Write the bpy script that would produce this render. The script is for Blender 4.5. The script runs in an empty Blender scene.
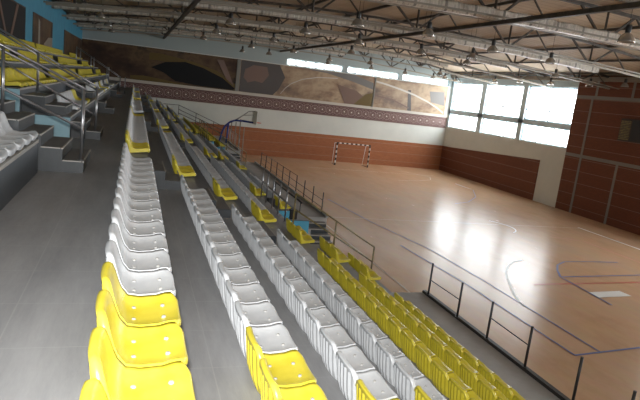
import bpy, bmesh, math, random
from mathutils import Vector, Matrix
random.seed(7)
C = bpy.context.scene.collection
EYE = 6.2                      # camera height above the court floor; zc() heights below are measured from the eye
def W(x, y, z): return Vector((x, y, z + EYE))

# ------------------------------------------------------------------ materials
def mat(name, col=(.5, .5, .5), rough=.5, metal=0.0, spec=.5):
    m = bpy.data.materials.new(name); m.use_nodes = True
    b = m.node_tree.nodes['Principled BSDF']
    b.inputs['Base Color'].default_value = (*col, 1); b.inputs['Roughness'].default_value = rough
    b.inputs['Metallic'].default_value = metal; b.inputs['Specular IOR Level'].default_value = spec
    return m
def N(m, t, **k):
    n = m.node_tree.nodes.new(t)
    for a, v in k.items(): setattr(n, a, v)
    return n
def L(m, a, b): m.node_tree.links.new(a, b)
def B(m): return m.node_tree.nodes['Principled BSDF']
def coords(m, scale=(1, 1, 1)):
    tc = N(m, 'ShaderNodeTexCoord'); mp = N(m, 'ShaderNodeMapping'); mp.inputs['Scale'].default_value = scale
    L(m, tc.outputs['Object'], mp.inputs['Vector']); return mp.outputs['Vector']
def noise_col(m, cols, scale=3, detail=5, stretch=(1, 1, 1), pos=None, rough=.6):
    v = coords(m, stretch); n = N(m, 'ShaderNodeTexNoise'); n.inputs['Scale'].default_value = scale
    n.inputs['Detail'].default_value = detail; n.inputs['Roughness'].default_value = rough
    L(m, v, n.inputs['Vector']); r = N(m, 'ShaderNodeValToRGB'); e = r.color_ramp.elements
    pos = pos or [.3 + .4 * i / (len(cols) - 1) for i in range(len(cols))]
    e[0].position = pos[0]; e[0].color = (*cols[0], 1); e[1].position = pos[-1]; e[1].color = (*cols[-1], 1)
    for p, c in list(zip(pos, cols))[1:-1]: q = e.new(p); q.color = (*c, 1)
    L(m, n.outputs['Fac'], r.inputs['Fac']); L(m, r.outputs['Color'], B(m).inputs['Base Color']); return n, r
def math_(m, op, a, b=None):
    n = N(m, 'ShaderNodeMath', operation=op)
    for i, x in enumerate((a, b)):
        if x is None: continue
        if isinstance(x, (int, float)): n.inputs[i].default_value = x
        else: L(m, x, n.inputs[i])
    return n.outputs[0]
def mixc(m, fac, a, b):
    n = N(m, 'ShaderNodeMix', data_type='RGBA')
    if isinstance(fac, (int, float)): n.inputs[0].default_value = fac
    else: L(m, fac, n.inputs[0])
    for i, x in ((6, a), (7, b)):
        if isinstance(x, tuple): n.inputs[i].default_value = (*x, 1)
        else: L(m, x, n.inputs[i])
    return n.outputs[2]
def grid_lines(m, vec, axes, size, w):
    sp = N(m, 'ShaderNodeSeparateXYZ'); L(m, vec, sp.inputs[0]); out = None
    for ax, s in zip(axes, size):
        f = math_(m, 'FRACT', math_(m, 'DIVIDE', sp.outputs[ax], s))
        l = math_(m, 'LESS_THAN', f, w / s)
        out = l if out is None else math_(m, 'MAXIMUM', out, l)
    return out

M = {}
M['yellow'] = mat('yellow_plastic', (.84, .66, .008), .32)
noise_col(M['yellow'], [(.70, .58, .035), (.80, .69, .08)], 6, 4)
M['white'] = mat('white_plastic', (.8, .82, .84), .35)
noise_col(M['white'], [(.60, .62, .64), (.72, .74, .76)], 5, 4)
M['bolt'] = mat('bolt_steel', (.42, .42, .40), .5, .0)
# grey stone tiles
def tiles(name, c1, c2, line, rough=.45, size=(.6, .6)):
    m = mat(name, c1, rough); n, r = noise_col(m, [c1, c2], 1.8, 10, (2.2, .35, 1), rough=.8)
    ge = N(m, 'ShaderNodeNewGeometry')
    g = grid_lines(m, ge.outputs['Position'], (0, 1), size, .008)
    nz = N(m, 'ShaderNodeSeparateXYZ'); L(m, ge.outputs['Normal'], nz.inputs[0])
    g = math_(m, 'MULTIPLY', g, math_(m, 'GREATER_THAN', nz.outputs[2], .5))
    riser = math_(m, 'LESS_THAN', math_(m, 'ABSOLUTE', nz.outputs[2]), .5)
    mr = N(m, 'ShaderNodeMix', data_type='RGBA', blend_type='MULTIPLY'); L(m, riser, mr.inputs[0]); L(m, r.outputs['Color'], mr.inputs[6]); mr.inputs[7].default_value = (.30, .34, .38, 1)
    L(m, mixc(m, math_(m, 'MULTIPLY', g, .3), mr.outputs[2], line), B(m).inputs['Base Color'])
    n2 = N(m, 'ShaderNodeTexNoise'); n2.inputs['Scale'].default_value = 30; bp = N(m, 'ShaderNodeBump')
    bp.inputs['Strength'].default_value = .08; L(m, coords(m), n2.inputs['Vector']); L(m, n2.outputs['Fac'], bp.inputs['Height'])
    L(m, bp.outputs['Normal'], B(m).inputs['Normal']); return m
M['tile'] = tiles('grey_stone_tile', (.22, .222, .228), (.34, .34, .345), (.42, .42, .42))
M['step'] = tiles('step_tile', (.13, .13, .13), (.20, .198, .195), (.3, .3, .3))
M['edge'] = mat('pale_step_edge', (.42, .40, .37), .5)
M['concrete'] = mat('platform_concrete', (.3, .29, .28), .7)
noise_col(M['concrete'], [(.36, .35, .335), (.48, .465, .45)], 1.5, 8)
M['greytop'] = mat('blue_grey_upper_shade', (.36, .42, .42), .8)  # backlit dimness of the upper far wall put into its colour
M['blue'] = mat('pale_blue_paint', (.33, .55, .64), .6)
noise_col(M['blue'], [(.30, .50, .58), (.37, .58, .66)], 2, 6)
M['cyan'] = mat('bright_blue_paint', (.10, .42, .62), .6)
M['teal'] = mat('teal_wall_paint', (.05, .25, .38), .6)
noise_col(M['teal'], [(.045, .23, .35), (.06, .28, .41)], 1.5, 6)
M['greywall'] = mat('pale_grey_green_plaster', (.5, .55, .53), .8)
noise_col(M['greywall'], [(.60, .62, .58), (.70, .71, .66)], .5, 8)
M['frameblue'] = mat('window_frame_paint', (.62, .76, .82), .5)
M['steel'] = mat('brushed_steel', (.34, .34, .35), .3, .85)
M['oldpaint'] = mat('worn_olive_paint', (.22, .17, .06), .45, .3)
noise_col(M['oldpaint'], [(.10, .09, .07), (.34, .26, .08)], 9, 4)
M['dark'] = mat('dark_painted_metal', (.04, .036, .034), .45, .3)
M['truss'] = mat('truss_steel', (.075, .065, .055), .6, .2)
noise_col(M['truss'], [(.05, .045, .04), (.11, .09, .07)], 3, 4)
M['chord'] = mat('truss_bottom_chord_paint', (.30, .27, .22), .5, .2)
M['pipe'] = mat('pale_pipe', (.26, .24, .20), .5)
M['black'] = mat('black_plastic', (.02, .02, .02), .5)
M['rope'] = mat('goal_white', (.8, .8, .78), .5)
M['red'] = mat('red_rim', (.75, .10, .03), .4)
M['hoopblue'] = mat('hoop_blue', (.03, .06, .28), .4)
M['board'] = mat('backboard_white', (.8, .82, .8), .4)
# foil wrapped duct
m = M['foil'] = mat('foil_wrap', (.6, .58, .54), .38, .35)
n, r = noise_col(m, [(.26, .24, .21), (.62, .58, .51), (.36, .33, .29)], 2.2, 5, (2.5, 1, .6))
g = grid_lines(m, coords(m), (0,), (1.15,), .10)
L(m, mixc(m, math_(m, 'MULTIPLY', g, .75), r.outputs['Color'], (.16, .15, .14)), B(m).inputs['Base Color'])
bp = N(m, 'ShaderNodeBump'); bp.inputs['Strength'].default_value = .9; bp.inputs['Distance'].default_value = .12
L(m, n.outputs['Fac'], bp.inputs['Height']); L(m, bp.outputs['Normal'], B(m).inputs['Normal'])
# roof
m = M['roof'] = mat('roof_sheet', (.42, .36, .28), .8)
n, r = noise_col(m, [(.38, .29, .19), (.52, .41, .29)], .35, 6)
g = grid_lines(m, coords(m), (1,), (.5,), .05)
L(m, mixc(m, math_(m, 'MULTIPLY', g, .45), r.outputs['Color'], (.15, .12, .09)), B(m).inputs['Base Color'])
# bricks
def bricks(name, c1, c2, mortar, axis):
    m = mat(name, c1, .75); tc = N(m, 'ShaderNodeTexCoord'); sp = N(m, 'ShaderNodeSeparateXYZ'); cb = N(m, 'ShaderNodeCombineXYZ')
    L(m, tc.outputs['Object'], sp.inputs[0]); L(m, sp.outputs[axis], cb.inputs[0]); L(m, sp.outputs[2], cb.inputs[1])
    bt = N(m, 'ShaderNodeTexBrick'); bt.inputs['Scale'].default_value = 1; bt.inputs['Brick Width'].default_value = .26
    bt.inputs['Row Height'].default_value = .09; bt.inputs['Mortar Size'].default_value = .012
    bt.inputs['Color1'].default_value = (*c1, 1); bt.inputs['Color2'].default_value = (*c2, 1); bt.inputs['Mortar'].default_value = (*mortar, 1)
    L(m, cb.outputs[0], bt.inputs['Vector'])
    f = math_(m, 'LESS_THAN', math_(m, 'FRACT', math_(m, 'DIVIDE', sp.outputs[2], .82)), .04)
    L(m, mixc(m, math_(m, 'MULTIPLY', f, .35), bt.outputs['Color'], (.5, .42, .36)), B(m).inputs['Base Color']); return m
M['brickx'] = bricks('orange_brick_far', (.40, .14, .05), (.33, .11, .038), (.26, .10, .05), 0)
M['bricky'] = bricks('orange_brick_backlit', (.19, .052, .020), (.155, .042, .016), (.11, .04, .022), 1)  # darker copy of the brick, backlit shade put into its colour
M['strip'] = mat('mortar_strip', (.24, .235, .21), .8)
# court floor
m = M['court'] = mat('sprung_wood_court', (.5, .33, .2), .22, 0, .22)
n, r = noise_col(m, [(.50, .29, .155), (.60, .38, .225), (.55, .38, .25)], .35, 8, (1, .45, 1), rough=.7)
n2 = N(m, 'ShaderNodeTexNoise'); n2.inputs['Scale'].default_value = 3; n2.inputs['Detail'].default_value = 6
L(m, coords(m, (.9, .35, 1)), n2.inputs['Vector'])
mx = N(m, 'ShaderNodeMix', data_type='RGBA', blend_type='OVERLAY'); mx.inputs[0].default_value = .15
L(m, r.outputs['Color'], mx.inputs[6]); L(m, n2.outputs['Color'], mx.inputs[7])
hs = N(m, 'ShaderNodeHueSaturation'); hs.inputs['Saturation'].default_value = .95; L(m, mx.outputs[2], hs.inputs['Color'])
L(m, mixc(m, .25, hs.outputs['Color'], r.outputs['Color']), B(m).inputs['Base Color'])
rr = N(m, 'ShaderNodeMapRange'); rr.inputs['To Min'].default_value = .20; rr.inputs['To Max'].default_value = .30
L(m, n2.outputs['Fac'], rr.inputs['Value']); L(m, rr.outputs[0], B(m).inputs['Roughness'])
n3 = N(m, 'ShaderNodeTexNoise'); n3.inputs['Scale'].default_value = .9; n3.inputs['Detail'].default_value = 3
L(m, coords(m, (1.4, .7, 1)), n3.inputs['Vector']); bp = N(m, 'ShaderNodeBump'); bp.inputs['Strength'].default_value = .13; bp.inputs['Distance'].default_value = .05
L(m, n3.outputs['Fac'], bp.inputs['Height']); L(m, bp.outputs['Normal'], B(m).inputs['Normal'])
M['linew'] = mat('court_line_white', (.80, .78, .74), .35); M['linec'] = mat('court_line_cream', (.60, .49, .36), .35)
M['lineb'] = mat('court_line_blue', (.10, .15, .36), .35); M['liner'] = mat('court_line_red', (.50, .10, .07), .35)
# ornament band
m = M['band'] = mat('maroon_ornament_band', (.1, .03, .03), .6)
tc = N(m, 'ShaderNodeTexCoord'); sp = N(m, 'ShaderNodeSeparateXYZ'); L(m, tc.outputs['Object'], sp.inputs[0])
zz = sp.outputs[2]                                       # object origin sits at the band's mid height
cell = math_(m, 'SUBTRACT', math_(m, 'FRACT', math_(m, 'DIVIDE', sp.outputs[0], .72)), .5)
xx = math_(m, 'MULTIPLY', cell, .72)
d = math_(m, 'SQRT', math_(m, 'ADD', math_(m, 'MULTIPLY', xx, xx), math_(m, 'MULTIPLY', zz, zz)))
def ring(dist, rad, w): return math_(m, 'LESS_THAN', math_(m, 'ABSOLUTE', math_(m, 'SUBTRACT', dist, rad)), w)
c2 = math_(m, 'MULTIPLY', math_(m, 'SUBTRACT', math_(m, 'ABSOLUTE', cell), .5), .72)
d2 = math_(m, 'SQRT', math_(m, 'ADD', math_(m, 'MULTIPLY', c2, c2), math_(m, 'MULTIPLY', math_(m, 'SUBTRACT', math_(m, 'ABSOLUTE', zz), .25), math_(m, 'SUBTRACT', math_(m, 'ABSOLUTE', zz), .25))))
pat = math_(m, 'MAXIMUM', math_(m, 'MAXIMUM', ring(d, .30, .035), ring(d, .17, .022)), ring(d2, .09, .02))
pat = math_(m, 'MAXIMUM', pat, ring(math_(m, 'ABSOLUTE', zz), .41, .016))
dot = math_(m, 'LESS_THAN', d, .07)
col = mixc(m, math_(m, 'MULTIPLY', pat, .62), (.085, .028, .026), (.42, .30, .26)); col = mixc(m, dot, col, (.7, .6, .52))
L(m, col, B(m).inputs['Base Color'])
M['mural'] = mat('brown_mural_print', (.12, .07, .04), .5, 0, .25)
noise_col(M['mural'], [(.012, .010, .009), (.06, .03, .018), (.13, .08, .04), (.035, .022, .016), (.16, .11, .07)], .22, 5, (1, 1, 1.6), [.3, .42, .52, .6, .7])
M['mural2'] = mat('tan_mural_print_glare', (.3, .2, .12), .4)  # mural print with window glare put into its tan colours
noise_col(M['mural2'], [(.05, .028, .02), (.26, .16, .09), (.42, .30, .18), (.10, .055, .035)], .3, 5, (1, 1, 1.6), [.32, .45, .55, .68])
M['mblack'] = mat('mural_black', (.010, .010, .011), .55, 0, .2); M['mochre'] = mat('mural_ochre', (.13, .085, .02), .5, 0, .3)
M['mrust'] = mat('mural_rust', (.15, .075, .045), .35); M['mpale'] = mat('mural_pale', (.55, .50, .42), .35)
M['mdark'] = mat('mural_dark', (.045, .03, .022), .35); M['mgrey'] = mat('mural_grey', (.30, .26, .21), .35)
M['mblue'] = mat('mural_slate', (.15, .135, .12), .35)
# window glass
m = M['glass'] = bpy.data.materials.new('window_glass'); m.use_nodes = True; nt = m.node_tree; nt.nodes.remove(nt.nodes['Principled BSDF'])
t = N(m, 'ShaderNodeBsdfTransparent'); gl = N(m, 'ShaderNodeBsdfGlossy'); gl.inputs['Roughness'].default_value = .02
ms = N(m, 'ShaderNodeMixShader'); ms.inputs[0].default_value = .06; L(m, t.outputs[0], ms.inputs[1]); L(m, gl.outputs[0], ms.inputs[2])
L(m, ms.outputs[0], nt.nodes['Material Output'].inputs['Surface'])
m = M['lens'] = mat('lamp_glass_shade', (.42, .40, .36), .18, .25); B(m).inputs['Transmission Weight'].default_value = .5
m = M['lampreflector'] = mat('lamp_reflector', (.35, .33, .3), .25, .7)

# ------------------------------------------------------------------ mesh helpers (world = eye heights)
def bx(bm, x0, x1, y0, y1, z0, z1, mi=0):
    vs = [bm.verts.new((x, y, z)) for z in (z0, z1) for y in (y0, y1) for x in (x0, x1)]
    for f in ((0, 2, 3, 1), (4, 5, 7, 6), (0, 1, 5, 4), (2, 6, 7, 3), (0, 4, 6, 2), (1, 3, 7, 5)):
        bm.faces.new([vs[i] for i in f]).material_index = mi
def tube(bm, p, q, r, n=8, mi=0, r2=None):
    p, q = Vector(p), Vector(q); d = (q - p).normalized(); a = d.orthogonal().normalized(); b = d.cross(a); r2 = r if r2 is None else r2
    A = [bm.verts.new(p + (a * math.cos(t) + b * math.sin(t)) * r) for t in [2 * math.pi * i / n for i in range(n)]]
    Bv = [bm.verts.new(q + (a * math.cos(t) + b * math.sin(t)) * r2) for t in [2 * math.pi * i / n for i in range(n)]]
    for i in range(n):
        f = bm.faces.new((A[i], A[(i + 1) % n], Bv[(i + 1) % n], Bv[i])); f.smooth = True; f.material_index = mi
    bm.faces.new(A[::-1]).material_index = mi; bm.faces.new(Bv).material_index = mi
def path(bm, pts, r, n=8, mi=0):
    for a, b in zip(pts, pts[1:]): tube(bm, a, b, r, n, mi)
def beam(bm, p, q, w, h):                    # square bar between two points
    p, q = Vector(p), Vector(q); d = (q - p).normalized(); a = d.orthogonal().normalized() if abs(d.z) > .99 else d.cross(Vector((0, 0, 1))).normalized(); b = d.cross(a)
    vs = [bm.verts.new(e + a * sx * w / 2 + b * sy * h / 2) for e in (p, q) for sx, sy in ((-1, -1), (1, -1), (1, 1), (-1, 1))]
    for f in ((3, 2, 1, 0), (4, 5, 6, 7), (0, 1, 5, 4), (1, 2, 6, 5), (2, 3, 7, 6), (3, 0, 4, 7)): bm.faces.new([vs[i] for i in f])
def lathe(bm, prof, n=16, mi=0, c=(0, 0, 0)):
    rings = [[bm.verts.new((c[0] + r * math.cos(2 * math.pi * i / n), c[1] + r * math.sin(2 * math.pi * i / n), c[2] + z)) for i in range(n)] for r, z in prof]
    for A, Bv in zip(rings, rings[1:]):
        for i in range(n):
            f = bm.faces.new((A[i], A[(i + 1) % n], Bv[(i + 1) % n], Bv[i])); f.smooth = True; f.material_index = mi
def prism_y(bm, poly, y0, y1, mi=0):         # (x,z) polygon extruded along y
    a = [bm.verts.new((x, y0, z)) for x, z in poly]; b = [bm.verts.new((x, y1, z)) for x, z in poly]; n = len(poly)
    for i in range(n): bm.faces.new((a[i], a[(i + 1) % n], b[(i + 1) % n], b[i])).material_index = mi
    bm.faces.new(a[::-1]).material_index = mi; bm.faces.new(b).material_index = mi
def obj(name, bm, mats, parent=None, origin=None, fix=True, eye=True):
    """eye=True: bmesh coordinates are world x,y and height from the eye; origin in the same frame"""
    if fix: bmesh.ops.recalc_face_normals(bm, faces=bm.faces)
    o3 = Vector(origin) if origin else Vector((0, 0, 0))
    if parent is not None and parent.get('_org') is not None and origin is None: o3 = Vector(parent['_org'])
    if eye or parent is not None:
        for v in bm.verts: v.co -= o3
    me = bpy.data.meshes.new(name); bm.to_mesh(me); bm.free()
    for m_ in (mats if isinstance(mats, (list, tuple)) else [mats]): me.materials.append(m_)
    o = bpy.data.objects.new(name, me); C.objects.link(o); o['_org'] = tuple(o3)
    if parent is not None:
        o.parent = parent; po = Vector(parent['_org']); o.location = o3 - po
    else: o.location = o3 + (Vector((0, 0, EYE)) if eye else Vector((0, 0, 0)))
    return o
def thing(name, label, cat, loc, group=None):
    o = bpy.data.objects.new(name, None); C.objects.link(o); o.empty_display_size = .2
    o.location = Vector(loc) + Vector((0, 0, EYE)); o['_org'] = tuple(loc); tag(o, label, cat, group); return o
def tag(o, label, cat, group=None, kind=None):
    o['label'] = label; o['category'] = cat
    if group: o['group'] = group
    if kind: o['kind'] = kind
    return o
def struct(name, bm, mats, label=None, origin=None):
    o = obj(name, bm, mats, None, origin); o['kind'] = 'structure'
    if label: o['label'] = label
    return o
ORD = ['first', 'second', 'third', 'fourth', 'fifth', 'sixth', 'seventh', 'eighth', 'ninth', 'tenth', 'eleventh', 'twelfth', 'thirteenth',
       'fourteenth', 'fifteenth', 'sixteenth', 'seventeenth', 'eighteenth', 'nineteenth', 'twentieth', 'twenty-first', 'twenty-second', 'twenty-third',
       'twenty-fourth', 'twenty-fifth', 'twenty-sixth', 'twenty-seventh', 'twenty-eighth']

XR, YF, XL, YN = 29.4, 50.4, -4.14, -12.0          # walls
ZC, ZR = -6.2, 4.75                                 # court and roof
# ------------------------------------------------------------------ court floor with its painted lines
bm = bmesh.new(); bx(bm, -5, XR + .3, YN - .3, YF + .3, ZC - .3, ZC, 0)
def line(pts, w, mi, z=ZC + .004, closed=False):
    z += .008
    pts = [Vector((x, y, 0)) for x, y in pts]
    if closed: pts.append(pts[0])
    ls, rs = [], []
    for i, p in enumerate(pts):
        d = (pts[min(i + 1, len(pts) - 1)] - pts[max(i - 1, 0)]).normalized(); nn = Vector((-d.y, d.x, 0)) * w / 2
        ls.append(bm.verts.new((p.x + nn.x, p.y + nn.y, z))); rs.append(bm.verts.new((p.x - nn.x, p.y - nn.y, z)))
    for i in range(len(pts) - 1):
        f = bm.faces.new((rs[i], rs[i + 1], ls[i + 1], ls[i])); f.material_index = mi
def arc(cx, cy, r, a0, a1, n=24): return [(cx + r * math.cos(math.radians(a0 + (a1 - a0) * i / n)), cy + r * math.sin(math.radians(a0 + (a1 - a0) * i / n))) for i in range(n + 1)]
line([(9.1, 7.5), (9.05, 46)], .08, 2); line([(25.95, 5), (25.95, 27.2)], .16, 1); line([(26.0, 39.2), (26.0, 41.6)], .08, 1)
line([(9.1, 26.9), (26, 27.0)], .035, 2, ZC + .006); line(arc(19.0, 26.6, 1.6, -60, 50), .06, 1)
line([(16.6, 20.2), (15.9, 19.9), (15.2, 19.3), (14.6, 18.6), (14.1, 17.8), (13.6, 16.9), (13.1, 16.0), (12.7, 15.0)], .10, 1)
line([(12.75, 11.65), (12.8, 17.5), (12.7, 21.4), (11.9, 26), (11.3, 31.7)], .055, 3); line([(11.75, 11.5), (11.8, 17), (11.5, 22)], .06, 3, ZC + .006)
line([(11.75, 11.5), (14.4, 11.8), (22, 12.3)], .07, 3, ZC + .008)
line([(22, 20.2), (20.0, 20.2), (18.8, 20.1), (18.0, 19.6), (17.4, 18.9), (16.8, 18.0)], .08, 3); line([(16.8, 18.0), (24, 18.6)], .08, 3, ZC + .006)
line([(16.8, 18.0), (16.5, 15.0)], .07, 3, ZC + .008); line([(14.8, 17.1), (24.5, 17.7)], .10, 4); line([(21.7, 24.6), (23.4, 24.0), (23.4, 16.2)], .05, 4)
line([(25.9, 41.5), (26, 38.9), (24.2, 35.7), (22.2, 33.5), (20.6, 32.6)], .05, 3)
line([(23.5, 47.1), (25.2, 44.6), (24.3, 42.8), (22.7, 41.8), (20.5, 41.2)], .06, 2)
line([(16.6, 16.0), (18.3, 16.15)], .55, 1, ZC + .007); line([(14, 45), (26, 45.4)], .05, 2, ZC + .008)
struct('floor', bm, [M['court'], M['linew'], M['linec'], M['lineb'], M['liner']], 'orange-brown wooden sports court with white, blue and red lines')

# ------------------------------------------------------------------ walls
bm = bmesh.new()
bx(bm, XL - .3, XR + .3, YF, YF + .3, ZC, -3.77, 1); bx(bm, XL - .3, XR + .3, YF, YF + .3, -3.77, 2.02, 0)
wins = [(12.6, 17.95), (18.35, 23.6), (23.95, 29.0)]
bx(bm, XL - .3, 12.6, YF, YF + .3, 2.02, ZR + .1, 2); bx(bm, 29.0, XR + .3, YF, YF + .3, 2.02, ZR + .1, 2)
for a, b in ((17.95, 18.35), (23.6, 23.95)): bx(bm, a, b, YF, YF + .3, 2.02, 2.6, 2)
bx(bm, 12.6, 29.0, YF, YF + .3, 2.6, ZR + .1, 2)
struct('wall_back', bm, [M['greywall'], M['brickx'], M['greytop']], 'far end wall of pale plaster over orange brick')
bm = bmesh.new()                                        # right wall with the tall window bays
bays = [(50.05, 45.2), (44.5, 39.4), (38.8, 33.45)]
def RW(y0, y1, z0, z1, mi): bx(bm, XR, XR + .35, y0, y1, z0, z1, mi)
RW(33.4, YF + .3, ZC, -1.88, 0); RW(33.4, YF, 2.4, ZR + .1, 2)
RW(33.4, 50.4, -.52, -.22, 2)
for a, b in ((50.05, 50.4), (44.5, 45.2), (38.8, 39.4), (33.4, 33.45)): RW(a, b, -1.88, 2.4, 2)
added_bays = [(22.5, 17.2), (16.2, 10.9), (9.9, 4.6)]  # unseen bays added to bring more daylight into the hall
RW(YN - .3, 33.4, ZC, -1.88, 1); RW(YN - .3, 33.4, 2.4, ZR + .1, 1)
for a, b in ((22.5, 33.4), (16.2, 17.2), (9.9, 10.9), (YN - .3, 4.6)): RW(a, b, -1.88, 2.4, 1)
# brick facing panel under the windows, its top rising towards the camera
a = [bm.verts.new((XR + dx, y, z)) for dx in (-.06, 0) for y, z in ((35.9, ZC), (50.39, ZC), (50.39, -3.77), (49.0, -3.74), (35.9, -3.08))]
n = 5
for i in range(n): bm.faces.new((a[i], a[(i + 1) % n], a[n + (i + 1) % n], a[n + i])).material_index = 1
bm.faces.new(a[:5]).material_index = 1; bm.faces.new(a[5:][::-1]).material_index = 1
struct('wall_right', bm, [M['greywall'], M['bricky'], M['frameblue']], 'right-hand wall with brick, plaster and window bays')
bm = bmesh.new()
for z in (): bx(bm, XR - .03, XR, -11.9 if z > -4 else -11.9, 33.35, z - .11, z + .11)
for y, z0, z1 in ((31.85, ZC, 1.8), (28.65, ZC, -2.22), (28.6, 1.8, ZR), (31.3, 1.8, ZR), (24, ZC, ZR), (19, ZC, ZR), (14, ZC, ZR), (9, ZC, ZR)): bx(bm, XR - .035, XR, y - .09, y + .09, z0, z1)
bm.free(); bm = bmesh.new()
bx(bm, XR - .03, XR, 22.9, 33.35, 1.69, 1.91); bx(bm, XR - .03, XR, -11.9, 33.35, -2.33, -2.11)
for y, z0, z1 in ((31.85, ZC, 1.7), (28.65, ZC, -2.33), (28.6, 1.91, ZR), (31.6, 1.91, ZR), (23.2, ZC, ZR - .05)): bx(bm, XR - .035, XR, y - .085, y + .085, z0, z1)
struct('trim_1', bm, M['strip'], 'pale concrete strips dividing the brick wall')
bm = bmesh.new(); bx(bm, XL - .3, XL, YN - .3, 25.4, ZC, ZR + .1); bx(bm, XL - .3, XL, 25.4, YF + .3, ZC, ZR + .1)
struct('wall_left', bm, M['teal'], 'blue painted wall behind the upper stand')
bm = bmesh.new()                                        # wall behind the camera, with unseen windows added to light the walkway
added_bw = [(x, x + 4.2) for x in (11.0, 15.8, 20.6)]
def NW(x0, x1, z0, z1): bx(bm, x0, x1, YN - .3, YN, z0, z1)
NW(XL - .3, XR + .3, ZC, .2); NW(XL - .3, XR + .3, 3.2, ZR + .1)
xs = [XL - .3] + [v for p in added_bw for v in p] + [XR + .3]
for i in range(0, len(xs), 2): NW(xs[i], xs[i + 1], .2, 3.2)
struct('wall_front', bm, M['greywall'], 'plaster end wall behind the camera with an added window row')
bm = bmesh.new(); rg = []
for i in range(25):
    x = XL - .3 + (XR - XL + .6) * i / 24; z = 4.56 - .0046 * (x - 12.6) ** 2
    rg.append([bm.verts.new((x, yy, z + h)) for yy, h in ((YN - .3, 0), (YF + .3, 0), (YF + .3, .25), (YN - .3, .25))])
for A, Bq in zip(rg, rg[1:]):
    for k in range(4): bm.faces.new((A[k], A[(k + 1) % 4], Bq[(k + 1) % 4], Bq[k]))
bm.faces.new(rg[0]); bm.faces.new(rg[-1][::-1])
struct('ceiling', bm, M['roof'], 'beige sheet roof above the steel trusses')

# windows: frame + mullions with a pane sheet
wi = 0
def window(axis, a0, a1, z0, z1, pos, nv, hz, depth, label, fm='frameblue', light=None):
    """axis 'x': opening spans x at y=pos; axis 'y': spans y at x=pos"""
    global wi; wi += 1; bm = bmesh.new(); t = .05
    def bar(u0, u1, w0, w1, dd=.06, mi=0):
        p0 = pos + depth - dd / 2; p1 = pos + depth + dd / 2
        if axis == 'x': bx(bm, u0, u1, p0, p1, w0, w1, mi)
        else: bx(bm, p0, p1, u0, u1, w0, w1, mi)
    for u in (a0, a1 - t * 2): bar(u, u + t * 2, z0, z1)
    for w in (z0, z1 - t * 2): bar(a0, a1, w, w + t * 2)
    for i in range(1, nv): u = a0 + (a1 - a0) * i / nv; bar(u - t * 1.15, u + t * 1.15, z0, z1, .05)
    for h in hz: bar(a0, a1, h - t * 1.1, h + t * 1.1, .05)
    o = struct('window_%d' % wi, bm, [M[fm]], label)
    bm = bmesh.new(); bar(a0 + .02, a1 - .02, z0 + .02, z1 - .02, .006)
    p = obj('window_pane', bm, M['glass'], o)
    # sky portal just outside
    l = bpy.data.lights.new('window_sky_portal', 'AREA'); l.shape = 'RECTANGLE'; l.cycles.is_portal = True
    l.size = a1 - a0; l.size_y = z1 - z0; lo = bpy.data.objects.new('window_sky_portal', l); C.objects.link(lo)
    cz = (z0 + z1) / 2
    if axis == 'x':
        s = 1 if pos > 0 else -1
        lo.location = W((a0 + a1) / 2, pos + depth + .15 * s, cz); lo.rotation_euler = (math.radians(-90 if s > 0 else 90), 0, 0)
    else:
        lo.location = W(pos + depth + .15, (a0 + a1) / 2, cz); lo.rotation_euler = (math.radians(90), 0, math.radians(90))
for i, (a, b) in enumerate(wins): window('x', a, b, 2.03, 2.59, YF, 6, (), .15, '%s clerestory window above the far mural' % ('left', 'middle', 'right')[i])
for i, (b, a) in enumerate(bays):
    window('y', a, b, -.22, 2.4, XR, 2 if i < 2 else 2, (.62,), .18, 'tall upper window in the %s bay of the right wall' % ('farthest', 'middle', 'nearest')[i])
    window('y', a, b, -1.88, -.52, XR, 3, (), .18, 'low window under the tall one in the %s bay' % ('farthest', 'middle', 'nearest')[i])
for i, (b, a) in enumerate(added_bays): window('y', a, b, -1.88, 2.4, XR, 3, (-.37, .62), .18, 'unseen tall window added for daylight in the nearer right wall')
for i, (a, b) in enumerate(added_bw): window('x', a, b, .2, 3.2, YN, 3, (1.8,), -.15, 'unseen window added for daylight in the wall behind the camera')

# ------------------------------------------------------------------ band, ledge and murals on the far wall
bm = bmesh.new(); bx(bm, XL + .01, XR - .08, YF - .05, YF - .015, -2.02, -1.0)
band = obj('ornament_band', bm, M['band'], None, (XL, YF, -1.51)); tag(band, 'long maroon frieze of pale rings running across the far wall', 'frieze')
bm = bmesh.new(); bx(bm, XL, XR, YF - .12, YF, -1.0, -.76); bx(bm, XL, XR, YF - .05, YF, -2.07, -2.02)
ledge = obj('trim_2', bm, mat('cream_ledge', (.55, .50, .43), .6)); ledge['kind'] = 'structure'
def flat(bm, pts, y, t=.02, mi=0):
    prism_y(bm, pts, y - t, y, mi)
def band_poly(pts, w):
    up = [(x, z + w / 2) for x, z in pts]; dn = [(x, z - w / 2) for x, z in pts][::-1]; return dn[::-1] + up[::-1]
def mural(name, x0, x1, z0, z1, m_, label, shapes):
    bm = bmesh.new(); bx(bm, x0, x1, YF - .05, YF - .015, z0, z1)
    t = obj(name, bm, m_, None, ((x0 + x1) / 2, YF, z0)); tag(t, label, 'mural')
    for i, (k, nm, pts) in enumerate(shapes):
        bm = bmesh.new(); flat(bm, pts, YF - .05 - .012 * i, .012); o = obj(nm, bm, M[k], t, (0, YF, 0)) if False else None
        me = obj(nm, bm, M[k], t)
    return t
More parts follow.
